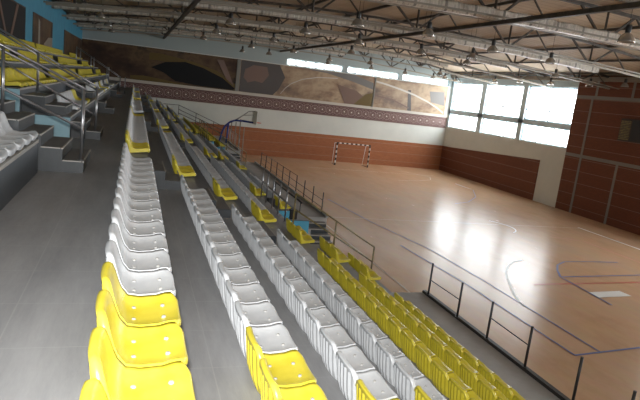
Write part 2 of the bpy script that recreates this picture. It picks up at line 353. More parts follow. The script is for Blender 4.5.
mural('mural_panel', XL + .01, 8.25, -.76, 1.95, M['mural'], 'dark brown abstract mural at the left of the far wall', [
    ('mochre', 'painted_stripe', [(1.0, 1.0), (1.8, 1.0), (4.7, .72), (6.9, .05), (8.24, -.75), (8.24, -.2), (6.6, .75), (4.6, 1.25), (1.8, 1.6), (1.0, 1.55)]),
    ('mochre', 'painted_stripe', [(-.4, -.45), (.6, -.35), (2.4, -.5), (4.4, -.75), (-.4, -.75)]),
    ('mblack', 'painted_shape', [(1.2, .4), (2.3, .95), (3.9, 1.15), (5.4, .85), (7.1, .21), (8.24, -.58), (8.0, -.7), (5.3, -.68), (3.2, -.5), (2.2, .1)]),
    ('mrust', 'painted_shape', [(6.5, 1.7), (7.1, 1.7), (8.1, -.3), (7.4, .2)])])
mural('mural_panel', 8.55, 21.15, -.76, 1.95, M['mural2'], 'tan and rust mural in the middle of the far wall', [
    ('mdark', 'painted_shape', [(8.6, -.74), (8.6, 1.93), (12.0, 1.93), (12.6, .9), (12.1, -.2), (11.6, -.74)]),
    ('mrust', 'painted_shape', [(8.9, .5), (9.0, 1.2), (9.7, 1.62), (10.9, 1.6), (11.1, .9), (10.6, .2), (9.9, .3), (9.3, .1)]),
    ('mblue', 'painted_stripe', [(13.5, 1.93), (16.5, 1.75), (19.0, 1.3), (21.1, .8), (21.1, 1.4), (19.0, 1.93)]),
    ('mpale', 'painted_arc', band_poly([(12.3, -.55), (12.7, .0), (13.2, .45), (14.2, .95), (15.6, 1.28), (17.5, 1.42)], .07)),
    ('mrust', 'painted_shape', [(17.5, .9), (19.5, .5), (20.6, -.2), (20.4, -.74), (18.4, -.74), (18.0, .1)]),
    ('mochre', 'painted_shape', [(19.3, -.74), (21.1, -.74), (21.1, .5), (20.4, .3)])])
mural('mural_panel', 21.3, 28.95, -.76, 1.95, M['mural2'], 'tan mural with a white curve beside the right corner', [
    ('mblue', 'painted_shape', [(27.0, 1.3), (28.6, 1.4), (28.8, .1), (27.3, .3)]),
    ('mdark', 'painted_stripe', [(24.7, 1.2), (25.0, 1.2), (25.3, -.74), (24.9, -.74)]),
    ('mrust', 'painted_stripe', band_poly([(21.4, .3), (23.2, .1), (25.0, -.5)], .12)),
    ('mpale', 'painted_arc', band_poly([(21.32, 1.6), (22.5, 1.42), (23.9, 1.15), (25.4, .80), (26.8, .35), (28.0, -.15), (28.8, -.6)], .16))])
for x, n_, lb in ((8.4, .15, 'narrow pale pilaster between the dark and tan murals'), (21.23, .05, 'thin pale pole between the two tan murals')):
    bm = bmesh.new(); bx(bm, x - n_, x + n_, YF - .14, YF - .001, -.76, 1.97)
    o = obj('trim_3' if n_ > .1 else 'trim_4', bm, M['strip'], None, (x, YF, -.76)); o['kind'] = 'structure'; o['label'] = lb
# panels set in the left wall
for i, (y0, y1, lb) in enumerate(((14.0, 25.3, 'dark brown wall panel nearest the camera on the blue wall'), (27.1, 33.0, 'narrow brown and grey panel between the blue pilasters'), (38.2, 50.3, 'brown wall panel at the far end of the blue wall'))):
    bm = bmesh.new(); bx(bm, XL, XL + .03, y0, y1, .1, 1.86)
    o = obj('wall_panel', bm, M['mural'], None, (XL, (y0 + y1) / 2, .1)); tag(o, lb, 'mural')
    def q(bm, pts, k=0):
        a = [bm.verts.new((XL + .03, y, z)) for y, z in pts]; b = [bm.verts.new((XL + .045 + k * .01, y, z)) for y, z in pts]; n_ = len(pts)
        for j in range(n_): bm.faces.new((a[j], a[(j + 1) % n_], b[(j + 1) % n_], b[j]))
        bm.faces.new(a[::-1]); bm.faces.new(b)
    if i == 0:
        bm = bmesh.new(); q(bm, [(14.1, .2), (25.2, .2), (25.2, 1.8), (14.1, 1.8)]); obj('painted_field', bm, M['mblack'], o)
        bm = bmesh.new(); q(bm, [(20.3, 1.8), (20.6, 1.8), (22.1, .4), (21.8, .4)], 1); q(bm, [(23.4, 1.8), (23.8, 1.8), (22.4, .4), (22.1, .4)], 1); obj('painted_stripe', bm, M['mrust'], o)
    if i == 1:
        bm = bmesh.new(); q(bm, [(29.4, .2), (32.9, .2), (32.9, 1.1), (31.5, 1.05), (30.1, .7)]); obj('painted_shape', bm, M['mgrey'], o)
        bm = bmesh.new(); q(bm, [(28.4, .2), (28.9, .2), (28.8, 1.6), (28.4, 1.7)]); obj('painted_stripe', bm, M['mgrey'], o)

# ------------------------------------------------------------------ the stand
TR = [(-1.14, .29, -1.45), (.29, 1.18, -1.92), (1.18, 2.05, -2.37), (2.05, 2.95, -2.83), (2.95, 4.2, -3.58), (4.2, 5.13, -3.98), (5.13, 5.85, -4.30)]
LT = [(-2.02, -1.14, -1.02), (-2.86, -2.02, -.58), (-3.62, -2.86, -.15), (XL, -3.62, .28)]
def terrace(y0, y1, treads, zb=ZC):
    bm = bmesh.new()
    for x0, x1, z in treads: bx(bm, x0, x1, y0, y1, zb, z)
    return bm
bm = terrace(YN, YF, TR[:5])                             # walkway and upper rows, full length
for y0, y1 in ((YN, 14.0), (18.0, 33.8), (37.8, YF)):
    for x0, x1, z in TR[5:]: bx(bm, x0, x1, y0, y1, ZC, z)
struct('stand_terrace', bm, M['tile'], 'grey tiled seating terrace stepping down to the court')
bm = bmesh.new()
for x0, x1, z in LT: bx(bm, x0, x1, YN, 8.1, -1.45, z); bx(bm, x0, x1, 12.0, YF, -1.45, z)
bx(bm, XL, -1.14, YN, YF, ZC, -1.451)
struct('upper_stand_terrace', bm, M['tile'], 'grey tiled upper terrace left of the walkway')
# pale nosing strips along the upper terrace front and wall of pale blue paint on the end face
bm = bmesh.new()
for x0, x1, z in LT:
    for y0, y1 in ((YN, 8.1), (12.0, YF)): bx(bm, x1 - .03, x1 + .006, y0, y1, z - .035, z + .004)
struct('trim_5', bm, M['edge'], 'pale edge strips on the upper terrace')
bm = bmesh.new()
prev = -1.14
for x0, x1, z in LT: bx(bm, x0, x1, 11.975, 12.0, -1.449, z - .02)
struct('trim_6', bm, M['blue'], 'pale blue painted end face of the upper stand')
bm = bmesh.new()
for Y0 in (18.0, 37.8):
    bx(bm, 4.2, 5.13, Y0 - .025, Y0, -4.35, -4.0); bx(bm, 5.13, 5.85, Y0 - .025, Y0, -4.75, -4.32); bx(bm, 4.6, 5.13, Y0 - .025, Y0, -4.75, -4.35)
struct('trim_7', bm, M['cyan'], 'bright blue paint on the stairwell end walls')
# lower platforms
bm = bmesh.new()
for y0, y1 in ((YN, 12.5), (20.6, 35.0), (40.4, YF)):
    bx(bm, 5.85, 7.42, y0, y1, ZC, -4.77); bx(bm, 7.36, 7.46, y0, y1, -4.77, -4.70, 1 if y0 < 0 else 0)
bx(bm, 5.85, 5.95, 18.0, 20.6, ZC, -4.6); bx(bm, 5.85, 5.95, 37.8, 40.4, ZC, -4.6)
struct('platform', bm, [M['concrete'], M['dark']], 'grey concrete platform along the court edge with a dark kerb')
def steps(label, x0, x1, y_top, z_top, n, run=.31, rise=.159, name='stairs'):
    t = thing(name, label, 'stairs', ((x0 + x1) / 2, y_top, ZC))
    for k in range(n):
        bm = bmesh.new(); y1 = y_top - run * k; z1 = z_top - rise * (k + 1)
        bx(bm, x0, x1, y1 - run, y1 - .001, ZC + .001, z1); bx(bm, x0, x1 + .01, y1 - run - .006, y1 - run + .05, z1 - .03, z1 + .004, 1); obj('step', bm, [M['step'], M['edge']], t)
    return t
steps('dark tiled stairs dropping to the court inside the nearer stairwell', 5.96, 7.30, 20.6, -4.77, 8)
steps('dark tiled stairs dropping to the court inside the farther stairwell', 5.96, 7.30, 40.4, -4.77, 8)
bm = bmesh.new(); bx(bm, XL + .001, XL + .35, YN + .01, YF - .01, 2.88, 3.25)
struct('trim_8', bm, M['truss'], 'dark eave beam on the blue wall')
bm = bmesh.new(); bx(bm, XR - .3, XR - .04, YN + .01, YF - .01, 2.86, 3.15)
struct('trim_9', bm, M['chord'], 'eave beam along the right wall')
# small half-height steps in the aisles between rows
aisles = [(9.85, 11.0), (19.75, 20.7), (29.2, 30.3), (39.0, 40.1)]
for ai, (y0, y1) in enumerate(aisles):
    t = thing('aisle_steps', 'grey half-height aisle blocks in the %s gap between seat blocks' % ORD[ai], 'steps', (1.5, y0, -2.8))
    for (x0, x1, z), (_, _, zu) in zip(TR[1:5], TR[0:4]):
        for q_, xa, xb in ((2 / 3, .001, .28), (1 / 3, .281, .56)):
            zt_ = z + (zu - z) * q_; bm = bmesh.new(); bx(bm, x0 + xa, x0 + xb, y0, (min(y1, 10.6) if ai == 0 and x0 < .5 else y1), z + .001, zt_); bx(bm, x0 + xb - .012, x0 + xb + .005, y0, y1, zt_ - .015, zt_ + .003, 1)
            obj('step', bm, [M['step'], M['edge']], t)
# upper-stand stairs (one step object each)
def side_stairs(y0, y1, n, label):
    t = thing('stairs', label, 'stairs', (-.87, (y0 + y1) / 2, -1.45))
    blk = [(-.60 - .265 * k, -1.45 + .162 * (k + 1)) for k in range(n)]
    if y0 > 9: blk = blk[:2] + [(-1.24, -.85), (-1.62, -.70)]
    for k, (x1, z) in enumerate(blk):
        if k >= 2 and y0 > 9: base = -1.02 if x1 > -2.05 else -.58 if x1 > -2.88 else -.15 if x1 > -3.64 else .28
        else: base = -1.45
        if z <= base + .03: continue
        bm = bmesh.new(); xl = x1 - .265
        if k in (2, 3) and y0 > 9: xl = (-1.62, -2.019)[k - 2]
        if k in (1,) and y0 > 9: xl = -1.139
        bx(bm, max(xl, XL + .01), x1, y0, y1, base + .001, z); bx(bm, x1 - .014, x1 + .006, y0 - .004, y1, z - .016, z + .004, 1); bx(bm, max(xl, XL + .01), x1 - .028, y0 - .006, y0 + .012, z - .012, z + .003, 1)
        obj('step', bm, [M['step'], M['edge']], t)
side_stairs(8.25, 9.5, 11, 'grey tiled stairs with pale edges climbing left behind the near white seats')
side_stairs(12.22, 13.4, 11, 'grey tiled stairs climbing past the pale blue wall')
side_stairs(19.6, 20.8, 11, 'small dark stairs farther along the walkway')
side_stairs(31.0, 32.2, 11, 'distant dark stairs beside the far walkway end')

# ------------------------------------------------------------------ seats
PROF = [(.335, .02), (.352, .05), (.350, .078), (.335, .090), (.30, .086), (.22, .070), (.12, .062), (.055, .072), (.015, .105), (-.012, .155), (-.030, .22), (-.046, .29), (-.056, .318), (-.074, .328), (-.098, .320), (-.096, .298), (-.074, .285), (-.062, .17), (-.048, .08), (-.036, .0)]
def seat_mesh(name, m_, nv=18, ribs=True, prof=PROF):
    bm = bmesh.new(); rows = []; hw = .2195
    for j in range(nv + 1):
        s = -1 + 2 * j / nv; row = []
        for i, (x, z) in enumerate(prof):
            y = s * hw; t = abs(s)
            if i < 8: zz = z + .020 * t ** 3 - .010 * (1 - t * t); xx = x - (.030 * ((t - .6) / .4) ** 2 if i <= 4 and t > .6 else 0)
            else: zz = z; xx = x + .030 * t ** 3
            if 9 <= i <= 16 and t > .6: zz = z - (z - .10) * .35 * ((t - .6) / .4) ** 2.4
            if ribs and i >= 16 and i < 19: xx += -.019 if j % 3 else .004
            if 10 <= i <= 14: y *= .985
            row.append(bm.verts.new((xx, y, zz)))
        rows.append(row)
    for a, b in zip(rows, rows[1:]):
        for i in range(len(prof) - 1):
            f = bm.faces.new((a[i], b[i], b[i + 1], a[i + 1])); f.smooth = i < 14
    bm.faces.new(rows[0]); bm.faces.new(rows[-1][::-1])
    bmesh.ops.recalc_face_normals(bm, faces=bm.faces)
    me = bpy.data.meshes.new(name); bm.to_mesh(me); bm.free(); me.materials.append(m_); return me
SM = {'white': seat_mesh('stadium_seat_white', M['white']), 'yellow': seat_mesh('stadium_seat_yellow', M['yellow'])}
bm = bmesh.new(); lathe(bm, [(0, .012), (.009, .011), (.013, .006), (.014, 0)], 10); bme = bpy.data.meshes.new('bolt'); bm.to_mesh(bme); bm.free(); bme.materials.append(M['bolt'])
P = .46
# rows: name, x of the seat origin (front lip at +.352), tread height, list of (y_start, [(colour, count)...], block)
def block(y, pat): return y, pat
rowsR = [
 ('first row below the walkway', -.025, -1.45, [(9.50 - 17 * P, 'YYYYWWWWWWWWWWWWW', 'near'), (10.62, 'YYWWWWWWWWWWWWWWWYY', 'second'), (20.9, 'WWWWWWWWWWWWWWWWYY', 'third'), (30.5, 'YWWWWWWWWWWWWWWYY', 'fourth'), (40.3, 'YWWWWWWWWWWWWWWWWYY', 'farthest')]),
 ('second row down', .88, -1.92, [(9.60 - 16 * P, 'YYYWWWWWWWWWWWWW', 'near'), (11.15, 'YYWWWWWWWWWWWWWWWY', 'second'), (20.9, 'YWWWWWWWWWWWWWWWYY', 'third'), (30.5, 'YWWWWWWWWWWWWWWYY', 'fourth'), (40.3, 'YWWWWWWWWWWWWWWWWYY', 'farthest')]),
 ('third row down', 1.765, -2.37, [(9.63 - 14 * P, 'YWWWWWWWWWWWWW', 'near'), (11.3, 'YYWWWWWWWWWWWWWWWW', 'second'), (20.9, 'YYWWWWWWWWWWWWWWY', 'third'), (30.5, 'YWWWWWWWWWWWWWWYY', 'fourth'), (40.3, 'YWWWWWWWWWWWWWWWWYY', 'farthest')]),
 ('fourth row down', 2.66, -2.83, [(9.35 - 12 * P, 'YWWWWWWWWWWWW', 'near'), (11.4, 'YYWWWWWWWWWWWWWWWW', 'second'), (20.9, 'YYWWWWWWWWWWWWWWY', 'third'), (30.5, 'YYWWWWWWWWWWWWWYY', 'fourth'), (40.3, 'YYWWWWWWWWWWWWWWWYY', 'farthest')]),
 ('fifth row down', 3.96, -3.58, [(11.2 - 15 * P, 'Y' * 15, 'near'), (12.55, 'YYY', 'second'), (18.1, 'YYWWWWWWWWWWWWW', 'third'), (26.2, 'YYWWWWWWWWWWWW', 'fourth'), (37.9, 'YYYYYYYYYYYYYYYYYYYYYYY', 'farthest')]),
 ('sixth row down', 4.86, -3.98, [(10.9 - 14 * P, 'Y' * 14, 'near'), (12.35, 'YYY', 'second'), (18.1, 'YYWWWWWWWWWWW', 'third'), (26.2, 'YYWWWWWWWWWWWW', 'fourth'), (37.9, 'YYYYYYYYYYYYYYYYYYYYYYY', 'farthest')]),
 ('lowest row', 5.57, -4.30, [(10.5 - 12 * P, 'Y' * 12, 'near'), (12.0, 'YYY', 'second'), (37.9, 'YYYYYYYYYYYYYYYYYYYYYYY', 'farthest')]),
]
rowsL = [
 ('upper stand front row', -1.49, -1.02, [(4.0, 'W' * 8 + 'W', 'near'), (13.45, 'WWWWWWYY', 'second'), (20.9, 'WWWWWWWWYYWWWW', 'third'), (28.4, 'YWWWW', 'fourth'), (33.0, 'WWWYYWWW', 'farthest')]),
 ('upper stand second row', -2.37, -.58, [(12.1, 'YYYYYYYYYYYY', 'second'), (18.9, 'YYYYYYYYYYYYYYYYY', 'third'), (28.2, 'YYYYYYYYYYYYYYYYYY', 'fourth'), (40.2, 'YYYYYYYYYY', 'farthest')]),
 ('upper stand third row', -3.21, -.15, [(12.1, 'YYYYYYYYYYYY', 'second'), (19.0, 'YYYYYYYYYYYYYYYY', 'third'), (28.2, 'YYYYYYYYYYYYYYYYYY', 'fourth'), (40.2, 'YYYYYYYYYY', 'farthest')]),
 ('upper stand top row', -3.95, .28, [(18.9, 'YYYYYYYYYYYYYYYYY', 'third'), (27.2, 'YYYYYYYYYYYYYYYYYYYY', 'fourth'), (40.2, 'YYYYYYYYYY', 'farthest')]),
]
# camera
YAW, PITCH, ROLL, F = 3.29152574e-01, 1.85254064e-01, 1.18928411e-01, 571.18
fw = Vector((math.sin(YAW) * math.cos(PITCH), math.cos(YAW) * math.cos(PITCH), -math.sin(PITCH))); r0 = Vector((math.cos(YAW), -math.sin(YAW), 0)); u0 = r0.cross(fw)
rt = r0 * math.cos(ROLL) + u0 * math.sin(ROLL); up = -r0 * math.sin(ROLL) + u0 * math.cos(ROLL)
cam = bpy.data.cameras.new('camera'); co = bpy.data.objects.new('camera', cam); C.objects.link(co)
co.matrix_world = Matrix.Translation((0, 0, EYE)) @ Matrix((rt, up, -fw)).transposed().to_4x4()
cam.sensor_fit = 'HORIZONTAL'; cam.sensor_width = 36; cam.lens = F / 640 * 36; cam.clip_start = .05; cam.clip_end = 300
bpy.context.scene.camera = co
def inview(x, y, z, mrg=6):
    v = Vector((x, y, z)); d = v.dot(fw)
    if d < .1: return False
    px, py = 320 + F * v.dot(rt) / d, 200 - F * v.dot(up) / d
    return -mrg < px < 640 + mrg and -mrg < py < 400 + mrg
allseats = []
for rows, right in ((rowsR, True), (rowsL, False)):
    for rn, x, z, blks in rows:
        for y0, pat, bn in blks:
            k = 0
            for i, c in enumerate(pat):
                yc = y0 + P * (i + .5)
                if yc > YF - .4 or not any(inview(x + dx, yc + dy, z + dz, 2) for dx in (-.08, .34) for dy in (-.2, .2) for dz in (.06, .3)): continue
                allseats.append([Vector((x, yc, z)).length, x, yc, z, 'white' if c == 'W' else 'yellow', rn, bn, k, right]); k += 1
allseats.sort(key=lambda s: s[0])
NEAR, FAR = allseats[:300], allseats[300:]
print('seats', len(allseats))
for dist, x, y, z, c, rn, bn, k, right in NEAR:
    o = bpy.data.objects.new('stadium_seat', SM[c]); C.objects.link(o); o.location = W(x, y, z + .004)
    tag(o, '%s plastic seat, %s from camera, %s block, %s' % (c, ORD[k], bn, rn), 'seat', 'plastic stadium seats in the %s' % rn)
    if dist < 7.5:
        for bxx, by in ((.09, -.085), (.09, .085), (.255, -.085), (.255, .085)):
            b = bpy.data.objects.new('bolt', bme); C.objects.link(b); b.parent = o; b.location = (bxx, by, .0545 if bxx < .2 else .069)
lite = [PROF[i] for i in (0, 2, 3, 5, 7, 8, 10, 12, 13, 15, 19)]
lo = {c: seat_mesh('low_' + c, M[c], 4, False, lite) for c in ('white', 'yellow')}
bm = bmesh.new()
for dist, x, y, z, c, rn, bn, k, right in FAR:
    n0 = len(bm.verts); nf = len(bm.faces); bm.from_mesh(lo[c]); bm.verts.ensure_lookup_table(); bm.faces.ensure_lookup_table()
    bmesh.ops.translate(bm, verts=bm.verts[n0:], vec=(x, y, z + .004))
    for f in bm.faces[nf:]: f.material_index = 0 if c == 'white' else 1
if FAR:
    o = obj('distant_stadium_seats', bm, [M['white'], M['yellow']], None, None, False)
    tag(o, 'mass of small white and yellow seats toward the far end of the stands', 'seats', None, 'stuff')

# ------------------------------------------------------------------ rails
def railing(name, label, cat, posts, rails, m_, pr=.022, rr=.018, org=None, group=None, rm=None):
    """posts: list of (x,y,zbase,ztop); rails: list of point lists"""
    t = thing(name, label, cat, org or (posts[0][0], posts[0][1], posts[0][2]), group)
    for x, y, z0, z1 in posts:
        bm = bmesh.new(); tube(bm, (x, y, z0), (x, y, z1), pr); tube(bm, (x, y, z0 + .002), (x, y, z0 + .014), pr * 2.1); obj('post', bm, M[m_], t)
    for pts in rails:
        bm = bmesh.new(); path(bm, pts, rr); obj('rail', bm, M[rm or m_], t)
    return t
def hr(x): return -.33 + (-.61 - x) * .44 + .0      # near handrail slope
railing('handrail', 'near stainless steel handrail beside the stairs left of the walkway', 'handrail',
        [(-.64, 8.33, -1.288, hr(-.64)), (-1.6, 8.33, -.80, hr(-1.6)), (-2.6, 8.33, -.16, hr(-2.6))],
        [[(-.60, 8.33, hr(-.6)), (-3.4, 8.33, hr(-3.4))], [(-.62, 8.36, hr(-.6) - .055), (-3.4, 8.36, hr(-3.4) - .055)], [(-.64, 8.33, hr(-.6) - .52), (-3.4, 8.33, hr(-3.4) - .52)]], 'steel', .022, .017)
def hr2(x): return -.41 + (-.69 - x) * .50
railing('handrail', 'second stainless steel handrail, beside the pale blue wall', 'handrail',
        [(-.70, 12.25, -1.288, hr2(-.7)), (-1.76, 12.25, -.64, hr2(-1.76)), (-2.8, 12.25, -.0, hr2(-2.8))],
        [[(-.66, 12.25, hr2(-.66)), (-3.5, 12.25, hr2(-3.5))], [(-.68, 12.28, hr2(-.66) - .06), (-3.5, 12.28, hr2(-3.5) - .06)], [(-.70, 12.25, hr2(-.66) - .55), (-3.5, 12.25, hr2(-3.5) - .55)]], 'steel', .024, .019)
for Y, lb in ((36.9, 'thin pale steel posts of the nearer distant handrail on the upper stand'), (39.4, 'thin pale steel posts of the farthest handrail on the upper stand')):
    railing('handrail', lb, 'handrail', [(-.56 if Y < 38 else -.9, Y, -1.45, -.5), (-1.6, Y, -1.02, .0), (-2.5, Y, -.58, .5), (-3.3, Y, -.15, .95)],
            [[(-.9, Y, -.52), (-3.3, Y, .9)]], 'steel', .03, .016)
# rail down beside the nearer stairwell and along its edge
def rs(x): return -2.62 + (x - 4.1) * (-.575)
railing('stairwell_railing', 'olive painted railing sloping down around the nearer stairwell', 'railing',
        [(4.1, 13.95, -3.58, rs(4.1)), (5.3, 13.95, -4.30, rs(5.3)), (6.5, 13.95, -4.9, rs(6.5))],
        [[(4.1, 13.95, rs(4.1)), (6.5, 13.95, rs(6.5))], [(4.1, 13.95, rs(4.1) - .42), (6.5, 13.95, rs(6.5) - .42)]], 'oldpaint', .024, .022)
railing('stairwell_railing', 'long grey level railing above the nearer stairwell', 'railing',
        [(4.1, y, -3.58, -2.60) for y in (14.8, 15.6, 16.4, 17.2, 17.95)],
        [[(4.1, 14.0, -2.61), (4.1, 17.95, -2.60)], [(4.1, 14.0, -3.05), (4.1, 17.95, -3.05)]], 'steel', .022, .022)
railing('stairwell_railing', 'grey level railing above the farther stairwell', 'railing',
        [(4.1, y, -3.58, -2.60) for y in (34.5, 35.6, 36.7, 37.7)],
        [[(4.1, 33.6, -2.61), (4.1, 37.7, -2.60)], [(4.1, 33.6, -3.05), (4.1, 37.7, -3.05)]], 'oldpaint', .022, .02)
railing('stairwell_railing', 'railing sloping down beside the farther stairwell', 'railing',
        [(4.1, 33.5, -3.58, rs(4.1)), (5.3, 33.5, -4.30, rs(5.3)), (6.5, 33.5, -4.9, rs(6.5))],
        [[(4.1, 33.5, rs(4.1)), (6.5, 33.5, rs(6.5))], [(4.1, 33.5, rs(4.1) - .42), (6.5, 33.5, rs(6.5) - .42)]], 'oldpaint', .024, .02)
railing('end_railing', 'dark sloping railing closing the stand against the far wall', 'railing',
        [(3.55, 49.2, -3.58, -2.4), (5.0, 49.2, -3.98, -2.95), (6.5, 49.2, -4.77, -3.5)],
        [[(2.3, 49.2, -2.42), (3.55, 49.2, -2.4), (7.2, 49.2, -3.76)], [(3.55, 49.2, -2.75), (7.2, 49.2, -4.1)], [(3.55, 49.2, -3.05), (7.2, 49.2, -4.4)]], 'dark', .022, .022)
railing('handrail', 'short thick dark handrail standing on the platform past the stairs', 'handrail', [(6.33, y, -4.77, -4.25) for y in (20.8, 22.9, 25.0)], [[(6.33, 20.65, -4.25), (6.33, 25.1, -4.25)]], 'dark', .02, .035)
# fence along the platform edge
near = [(7.33, 12.15), (7.33, 10.75), (7.36, 9.6), (7.38, 8.35), (7.42, 7.1), (7.42, 6.0)]
t = railing('guard_fence', 'dark metal fence posts with thin rails along the near platform edge', 'fence', [(x, y, -4.70, -3.86) for x, y in near],
        [[(7.33, 12.15, -4.30), (7.33, 10.75, -4.28)], [(7.36, 9.6, -4.22), (7.38, 8.35, -4.25)]], 'dark', .025, .012)
far1 = [21.2 + 1.33 * i for i in range(10)]
railing('guard_fence', 'thin fence with sagging rails along the platform beyond the nearer stairwell', 'fence', [(7.36, y, -4.70, -3.88) for y in far1],
        [[(7.36, far1[0], -4.2), (7.36, far1[-1], -4.2)], [(7.36, far1[0], -4.5), (7.36, far1[-1], -4.5)], [(7.36, far1[3], -3.9), (7.36, far1[-1], -3.9)]], 'dark', .022, .011)
railing('guard_fence', 'pale distant fence on the farthest platform', 'fence', [(7.36, y, -4.70, -3.7) for y in (41, 42.5, 44, 45.5, 47, 48.5)],
        [[(7.36, 41, -3.75), (7.36, 48.5, -3.75)]], 'steel', .025, .012)
# dark boxes beside the stairwell
for i, (x, y, z, lb) in enumerate(((4.5, 18.2, -3.98, 'small black box at the stairwell edge behind the yellow seats'), (5.31, 18.2, -4.30, 'small black box above the top of the stairs'))):
    bm = bmesh.new(); bx(bm, x - .12, x + .12, y - .15, y + .1, z + .003, z + .34); bmesh.ops.bevel(bm, geom=bm.edges[:], offset=.015, segments=2, affect='EDGES')
    t = obj('speaker_box', bm, M['black'], None, (x, y, z)); tag(t, lb, 'box')
    bm = bmesh.new(); bx(bm, x - .1, x + .1, y - .158, y - .15, z + .05, z + .29); obj('grille', bm, M['dark'], t)

# ------------------------------------------------------------------ handball goals
def goal(x, y, label):
    t = thing('handball_goal', label, 'goal', (x, y, ZC)); r = .05; hw = 1.58; h = 2.0
    def striped(p, q, n, nm):
        p, q = Vector(p), Vector(q); bm = bmesh.new()
        for i in range(n): beam(bm, p.lerp(q, i / n), p.lerp(q, (i + 1) / n), .09, .09)
        bm.faces.ensure_lookup_table()
        for i in range(n):
            for f in bm.faces[i * 6:(i + 1) * 6]: f.material_index = i % 2
        obj(nm, bm, [M['black'], M['rope']], t)
    striped((x - hw, y, ZC), (x - hw, y, ZC + h), 9, 'post'); striped((x + hw, y, ZC), (x + hw, y, ZC + h), 9, 'post')
    striped((x - hw - .045, y, ZC + h), (x + hw + .045, y, ZC + h), 15, 'crossbar')
    for s in (-1, 1):
        bm = bmesh.new(); path(bm, [(x + s * hw, y, ZC + h), (x + s * (hw - .05), y + .8, ZC + h - .08), (x + s * (hw - .1), y + 1.1, ZC + .04)], .02, 6); obj('net_support', bm, M['rope'], t)
        bm = bmesh.new(); tube(bm, (x + s * hw, y, ZC + .03), (x + s * (hw - .1), y + 1.1, ZC + .03), .03, 6); obj('base_bar', bm, M['dark'], t)
    return t
goal(18.9, 47.8, 'black and white striped handball goal by the far brick wall')

# ------------------------------------------------------------------ basketball hoop on its blue frame
t = thing('basketball_hoop', 'basketball backboard on a curved blue steel arm above the far stand', 'basketball hoop', (7.1, 45, -4.77))
bm = bmesh.new(); path(bm, [(6.5, 45, -4.7), (6.65, 45, -3.9), (6.85, 45, -3.45), (7.2, 45, -3.1), (7.6, 45, -2.93), (8.2, 45, -2.92), (9.05, 45, -2.98)], .075); obj('arm', bm, M['hoopblue'], t)
bm = bmesh.new(); path(bm, [(7.1, 45, -3.18), (7.05, 45, -4.76)], .075); obj('post', bm, M['hoopblue'], t)
bm = bmesh.new(); path(bm, [(7.7, 45, -2.9), (8.6, 45, -2.15), (9.1, 45, -2.1)], .03); path(bm, [(7.7, 45.4, -2.9), (8.3, 45.4, -2.5), (9.1, 45.4, -2.4)], .03); obj('brace', bm, M['steel'], t)
bm = bmesh.new(); bx(bm, 9.12, 9.16, 44.1, 45.9, -3.1, -2.05); obj('backboard', bm, M['board'], t)
bm = bmesh.new()
for i in range(16):
    a, b = [2 * math.pi * k / 16 for k in (i, i + 1)]; tube(bm, (9.45 + .23 * math.cos(a), 45 + .23 * math.sin(a), -2.95), (9.45 + .23 * math.cos(b), 45 + .23 * math.sin(b), -2.95), .018, 6)
tube(bm, (9.16, 45, -2.95), (9.23, 45, -2.95), .03, 6); obj('rim', bm, M['red'], t)
# gymnastic uprights behind the hoop
for i, (x, h) in enumerate(((7.55, 1.5), (7.9, 1.45), (8.25, 1.75), (8.6, 1.1))):
    bm = bmesh.new(); tube(bm, (x, 46.2, ZC), (x, 46.2, ZC + h + 1.6), .04); lathe(bm, [(0, .05), (.09, .05), (.1, .03), (.1, 0)], 12, 0, (x, 46.2, ZC))
    o = obj('pole', bm, M['pipe'], None, (x, 46.2, ZC)); tag(o, 'pale upright pole, %s of four standing by the blue hoop post' % ('leftmost', 'second from left', 'third from left', 'rightmost')[i], 'pole', 'poles beside the basketball hoop')
# scoreboard
t = thing('scoreboard', 'dark electronic scoreboard hung on the right brick wall', 'scoreboard', (XR, 27.5, -.78))
bm = bmesh.new(); bx(bm, XR - .16, XR - .001, 24.8, 28.95, -.78, .62); bmesh.ops.bevel(bm, geom=bm.edges[:], offset=.02, segments=1, affect='EDGES'); obj('housing', bm, M['mdark'], t)
bm = bmesh.new(); bx(bm, XR - .175, XR - .16, 24.9, 28.0, -.70, .54); obj('display_screen', bm, M['black'], t)
bm = bmesh.new()
for i in range(12): bx(bm, XR - .18, XR - .16, 28.1, 28.88, -.68 + i * .1, -.62 + i * .1)
obj('side_louvre', bm, M['oldpaint'], t)

# ------------------------------------------------------------------ roof trusses, ties, ducts
def zb(x): return 3.22 - .0026 * (x - 12) ** 2
def zt(x): return 4.40 - .0046 * (x - 12.6) ** 2
def zr(x): return 4.56 - .0046 * (x - 12.6) ** 2
TY = [6.4, 12.4, 18.4, 24.4, 30.6, 36.8, 43.0, 48.6]
NTH = ['nearest', 'second', 'third', 'fourth', 'fifth', 'sixth', 'seventh', 'farthest']
NX = [-2.9, 2.05, 7.0, 11.95, 16.9, 21.85, 26.8]
def arch(bm, f, y, w, h, x0=XL + .01, x1=XR - .01, n=18):
    xs = [x0 + (x1 - x0) * i / n for i in range(n + 1)]; rg = []
    for x in xs: rg.append([bm.verts.new((x, y + a * w / 2, f(x) + b * h / 2)) for a, b in ((-1, -1), (1, -1), (1, 1), (-1, 1))])
    for A, Bq in zip(rg, rg[1:]):
        for k in range(4): bm.faces.new((A[k], A[(k + 1) % 4], Bq[(k + 1) % 4], Bq[k]))
    bm.faces.new(rg[0]); bm.faces.new(rg[-1][::-1])
